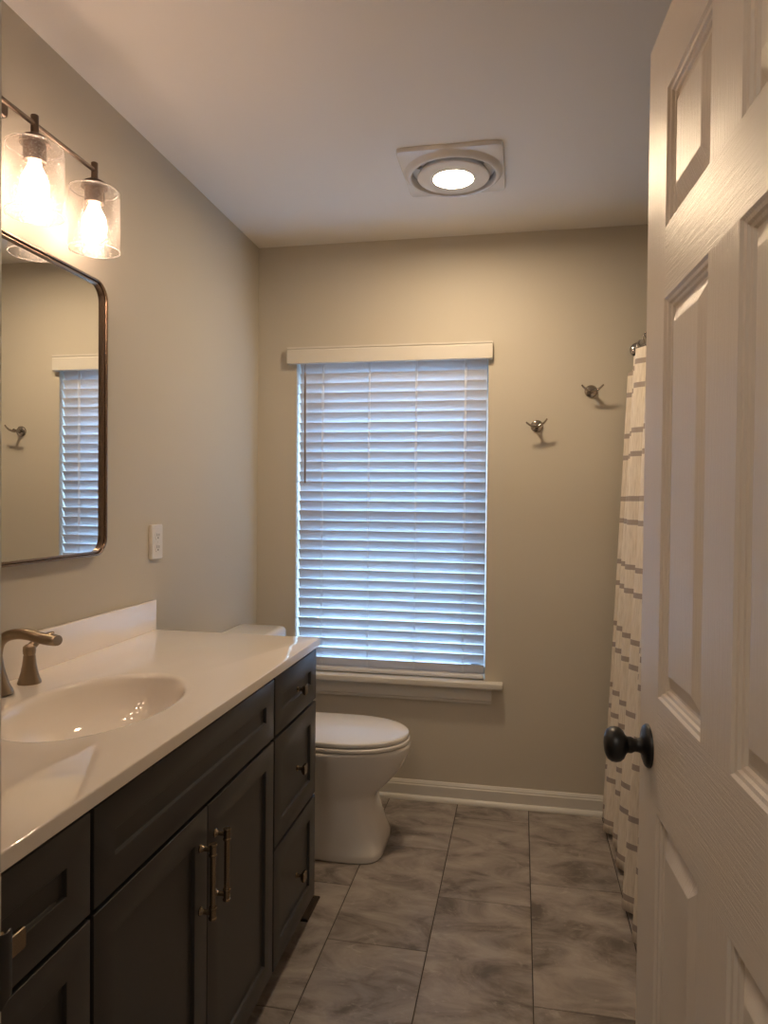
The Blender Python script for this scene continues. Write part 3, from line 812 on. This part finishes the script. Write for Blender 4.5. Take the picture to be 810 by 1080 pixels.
# ------------------------------------------------------------------ robe hooks
def hook(x, z, roll, label):
    h = thing('robe_hook', label, 'wall hook', (x, D, z), 'double robe hooks on the back wall')
    Rm = Matrix.Translation((x, D, z)) @ Matrix.Rotation(roll, 4, 'Y')
    bm = bmesh.new(); lathe(bm, [(0.001, -0.0005), (0.0255, -0.0005), (0.0262, -0.004), (0.0245, -0.0075), (0.019, -0.0105), (0.010, -0.012), (0.0085, -0.022), (0.0075, -0.050), (0.0090, -0.056), (0.001, -0.058)], (0, 0, 0), 'Y', 28)
    for v in bm.verts: v.co = Rm @ v.co
    fin('rosette', bm, M_hook, h, smooth=40)
    bm = bmesh.new()
    pts = spline([(-0.043, -0.066, 0.018), (-0.034, -0.063, 0.008), (-0.020, -0.057, -0.001), (0, -0.054, -0.004), (0.020, -0.057, -0.001), (0.034, -0.063, 0.008), (0.043, -0.066, 0.018)], 5)
    tube(bm, pts, interp([0.0035, 0.0038, 0.0048, 0.0062, 0.0048, 0.0038, 0.0035], len(pts)), 12, up=(0, 1, 0), flat=1.2)
    for v in bm.verts: v.co = Rm @ v.co
    fin('prong', bm, M_hook, h, smooth=45)
hook(1.241, 1.622, -0.16, 'lower chrome double robe hook, nearer the window')
hook(1.459, 1.764, 0.0, 'higher chrome double robe hook, nearer the shower curtain')

# ------------------------------------------------------------------ outlet
ou = thing('wall_outlet', 'white duplex outlet plate between mirror and backsplash', 'outlet', (0.0, 2.133, 1.161))
oy, oz = 2.133, 1.161
bm = bmesh.new()
loft(bm, [[(x, y, z) for y, z in rrect(oy-0.035+i, oy+0.035-i, oz-0.057+i, oz+0.057-i, 0.004, 3)] for x, i in ((0.0005, 0), (0.009, 0.0), (0.012, 0.003))])
pl = fin('cover_plate', bm, M_plate, ou, smooth=30)
for dz in (-0.0195, 0.0195):
    bm = bmesh.new()
    loft(bm, [[(x, y, z) for y, z in rrect(oy-0.017, oy+0.017, oz+dz-0.014, oz+dz+0.014, 0.011, 6)] for x in (0.0121, 0.0135)])
    rc = fin('receptacle', bm, M_plate, ou, smooth=30)
    bm = bmesh.new()
    for a, b, c_, d_ in ((-0.0075, -0.0050, -0.001, 0.008), (0.005, 0.0075, -0.001, 0.007), (-0.0025, 0.0025, -0.009, -0.004)):
        box(bm, 0.0134, 0.0138, oy+a, oy+b, oz+dz+c_, oz+dz+d_)
    fin('slot', bm, M_slot, rc)
bm = bmesh.new(); lathe(bm, [(0.001, 0.012), (0.003, 0.012), (0.0025, 0.0132), (0.001, 0.0134)], (0, oy, oz), 'X', 12)
fin('screw', bm, M_plate, ou)

# ------------------------------------------------------------------ floor register
rg = thing('floor_register', 'dark bronze floor vent peeking out at the vanity corner', 'floor vent', (0.42, 2.15, 0))
bm = bmesh.new()
RX0, RX1, RY0, RY1 = 0.27, 0.549, 2.079, 2.219
def rring(i, z): return [(RX0+i, RY0+i, z), (RX1-i, RY0+i, z), (RX1-i, RY1-i, z), (RX0+i, RY1-i, z)]
loft(bm, [rring(0, 0.0004), rring(0.0, 0.002), rring(0.004, 0.0065), rring(0.014, 0.008), rring(0.017, 0.008), rring(0.018, 0.004)])
fin('frame', bm, M_reg, rg, smooth=25)
bm = bmesh.new()
for k in range(16):
    x = RX0+0.024+k*0.0155; box(bm, x, x+0.005, RY0+0.019, RY1-0.019, 0.0042, 0.0075)
fin('grille', bm, M_reg, rg)

# ------------------------------------------------------------------ bath, shower curtain, rod and rings
CXR, CZR = 1.640, 1.930
bm = bmesh.new()
def tr(i, z, r=0.05): return [(x, y, z) for x, y in rrect(1.66+i, XR-0.003-i, 1.55+i, D-0.003-i, r, 6)]
loft(bm, [tr(0.0, 0.0005), tr(0, 0.36), tr(0.003, 0.375), tr(0.012, 0.38), tr(0.06, 0.38, 0.1), tr(0.075, 0.37, 0.1), tr(0.11, 0.12, 0.1), tr(0.16, 0.06, 0.1)])
tag(fin('bathtub', bm, M_tub, smooth=40), 'white bathtub behind the striped shower curtain', 'bathtub')
bm = bmesh.new()
tube(bm, [(CXR, 1.50, CZR), (CXR, D-0.001, CZR)], 0.0125, 18)
lathe(bm, [(0.001, -0.001), (0.030, -0.001), (0.030, -0.006), (0.022, -0.014), (0.0135, -0.016)], (CXR, D, CZR), 'Y', 24, True, False)
tag(fin('shower_curtain_rod', bm, M_rod, smooth=40), 'chrome shower curtain rod above the curtain rings', 'curtain rod')

def curtain():
    ny, nz = 260, 60
    Y1, Y0 = 2.985, 1.62
    rnd = random.Random(5)
    # fold centres with uneven spacing
    cs = [Y1 + 0.02]; 
    while cs[-1] > Y0-0.2: cs.append(cs[-1] - rnd.uniform(0.10, 0.15))
    def fold(y):
        for a, b in zip(cs[:-1], cs[1:]):
            if b <= y <= a:
                t_ = (a-y)/(a-b); return math.cos(2*PI*t_), a
        return 1.0, Y1
    bm = bmesh.new(); uvl = bm.loops.layers.uv.new('cloth'); V = []; UV = {}
    for j in range(nz+1):
        row = []
        tz = j/nz
        for i in range(ny+1):
            y = Y1 + (Y0-Y1)*i/ny
            ztop_ = 1.885 - 0.055*math.exp(-((y-Y1)/0.045)**2)
            ph = 2*PI*(y-2.95)/0.15
            ztop_ -= 0.008*(1-math.cos(ph))
            z = 0.020 + (ztop_-0.020)*tz
            c_, _ = fold(y)
            amp = 0.030 + 0.012*(1-tz)
            x0 = 1.622 - 0.068*(1-tz)**1.15
            x = x0 - amp*c_*(0.75+0.25*math.sin(9*y+2*tz)) + 0.006*math.sin(26*y+3*tz)
            if y > 2.95: x -= (y-2.95)/0.035*0.012
            yy = y + 0.012*math.sin(5*tz+17*y)*(1-tz)
            v = bm.verts.new((x, min(yy, 3.0), z)); UV[v] = (y, z + (1.885-ztop_)*tz*0); row.append(v)
        V.append(row)
    for j in range(nz):
        for i in range(ny):
            q = bm.faces.new((V[j][i], V[j][i+1], V[j+1][i+1], V[j+1][i]))
            for lp in q.loops: lp[uvl].uv = UV[lp.vert]
    me = bpy.data.meshes.new('shower_curtain'); bm.to_mesh(me); bm.free()
    o = link('shower_curtain', me, M_curtain, None, 0)
    md = o.modifiers.new('thickness', 'SOLIDIFY'); md.thickness = 0.0016; md.offset = 0
    return o
tag(curtain(), 'cream shower curtain with paired brown stripes beside the door', 'shower curtain')

bm = bmesh.new()
ring = []
for k in range(28):
    a = 2*PI*k/28; ring.append((0.019*math.sin(a)*(1.0 if math.cos(a) > 0 else 0.72), 0.0, -0.012 + 0.031*math.cos(a)*(0.95 if math.cos(a) > 0 else 1.25)))
ring.append(ring[0])
tube(bm, ring, 0.0022, 8, up=(0, 1, 0), cap=False)
for k in range(-2, 3):
    a = k*0.42; lathe(bm, [(0.001, -0.004), (0.0035, -0.0025), (0.0042, 0), (0.0035, 0.0025), (0.001, 0.004)], (0.019*math.sin(a), 0, -0.012+0.0295*math.cos(a)), 'X', 10)
tube(bm, [(0, 0.0, -0.050), (-0.012, 0, -0.056), (-0.014, 0, -0.050)], 0.002, 8, up=(0, 1, 0))
r0 = fin('curtain_ring', bm, M_rod, smooth=50)
tag(r0, 'chrome roller ring holding the striped curtain on the rod', 'curtain ring', 'chrome shower curtain rings on the rod')
r0.location = (CXR, 2.952, CZR)
for k in range(1, 10):
    c = r0.copy(); COL.objects.link(c); c.location = (CXR, 2.952 - 0.135*k + random.uniform(-0.01, 0.01), CZR)
    c.rotation_euler = (0, 0, random.uniform(-0.35, 0.35))
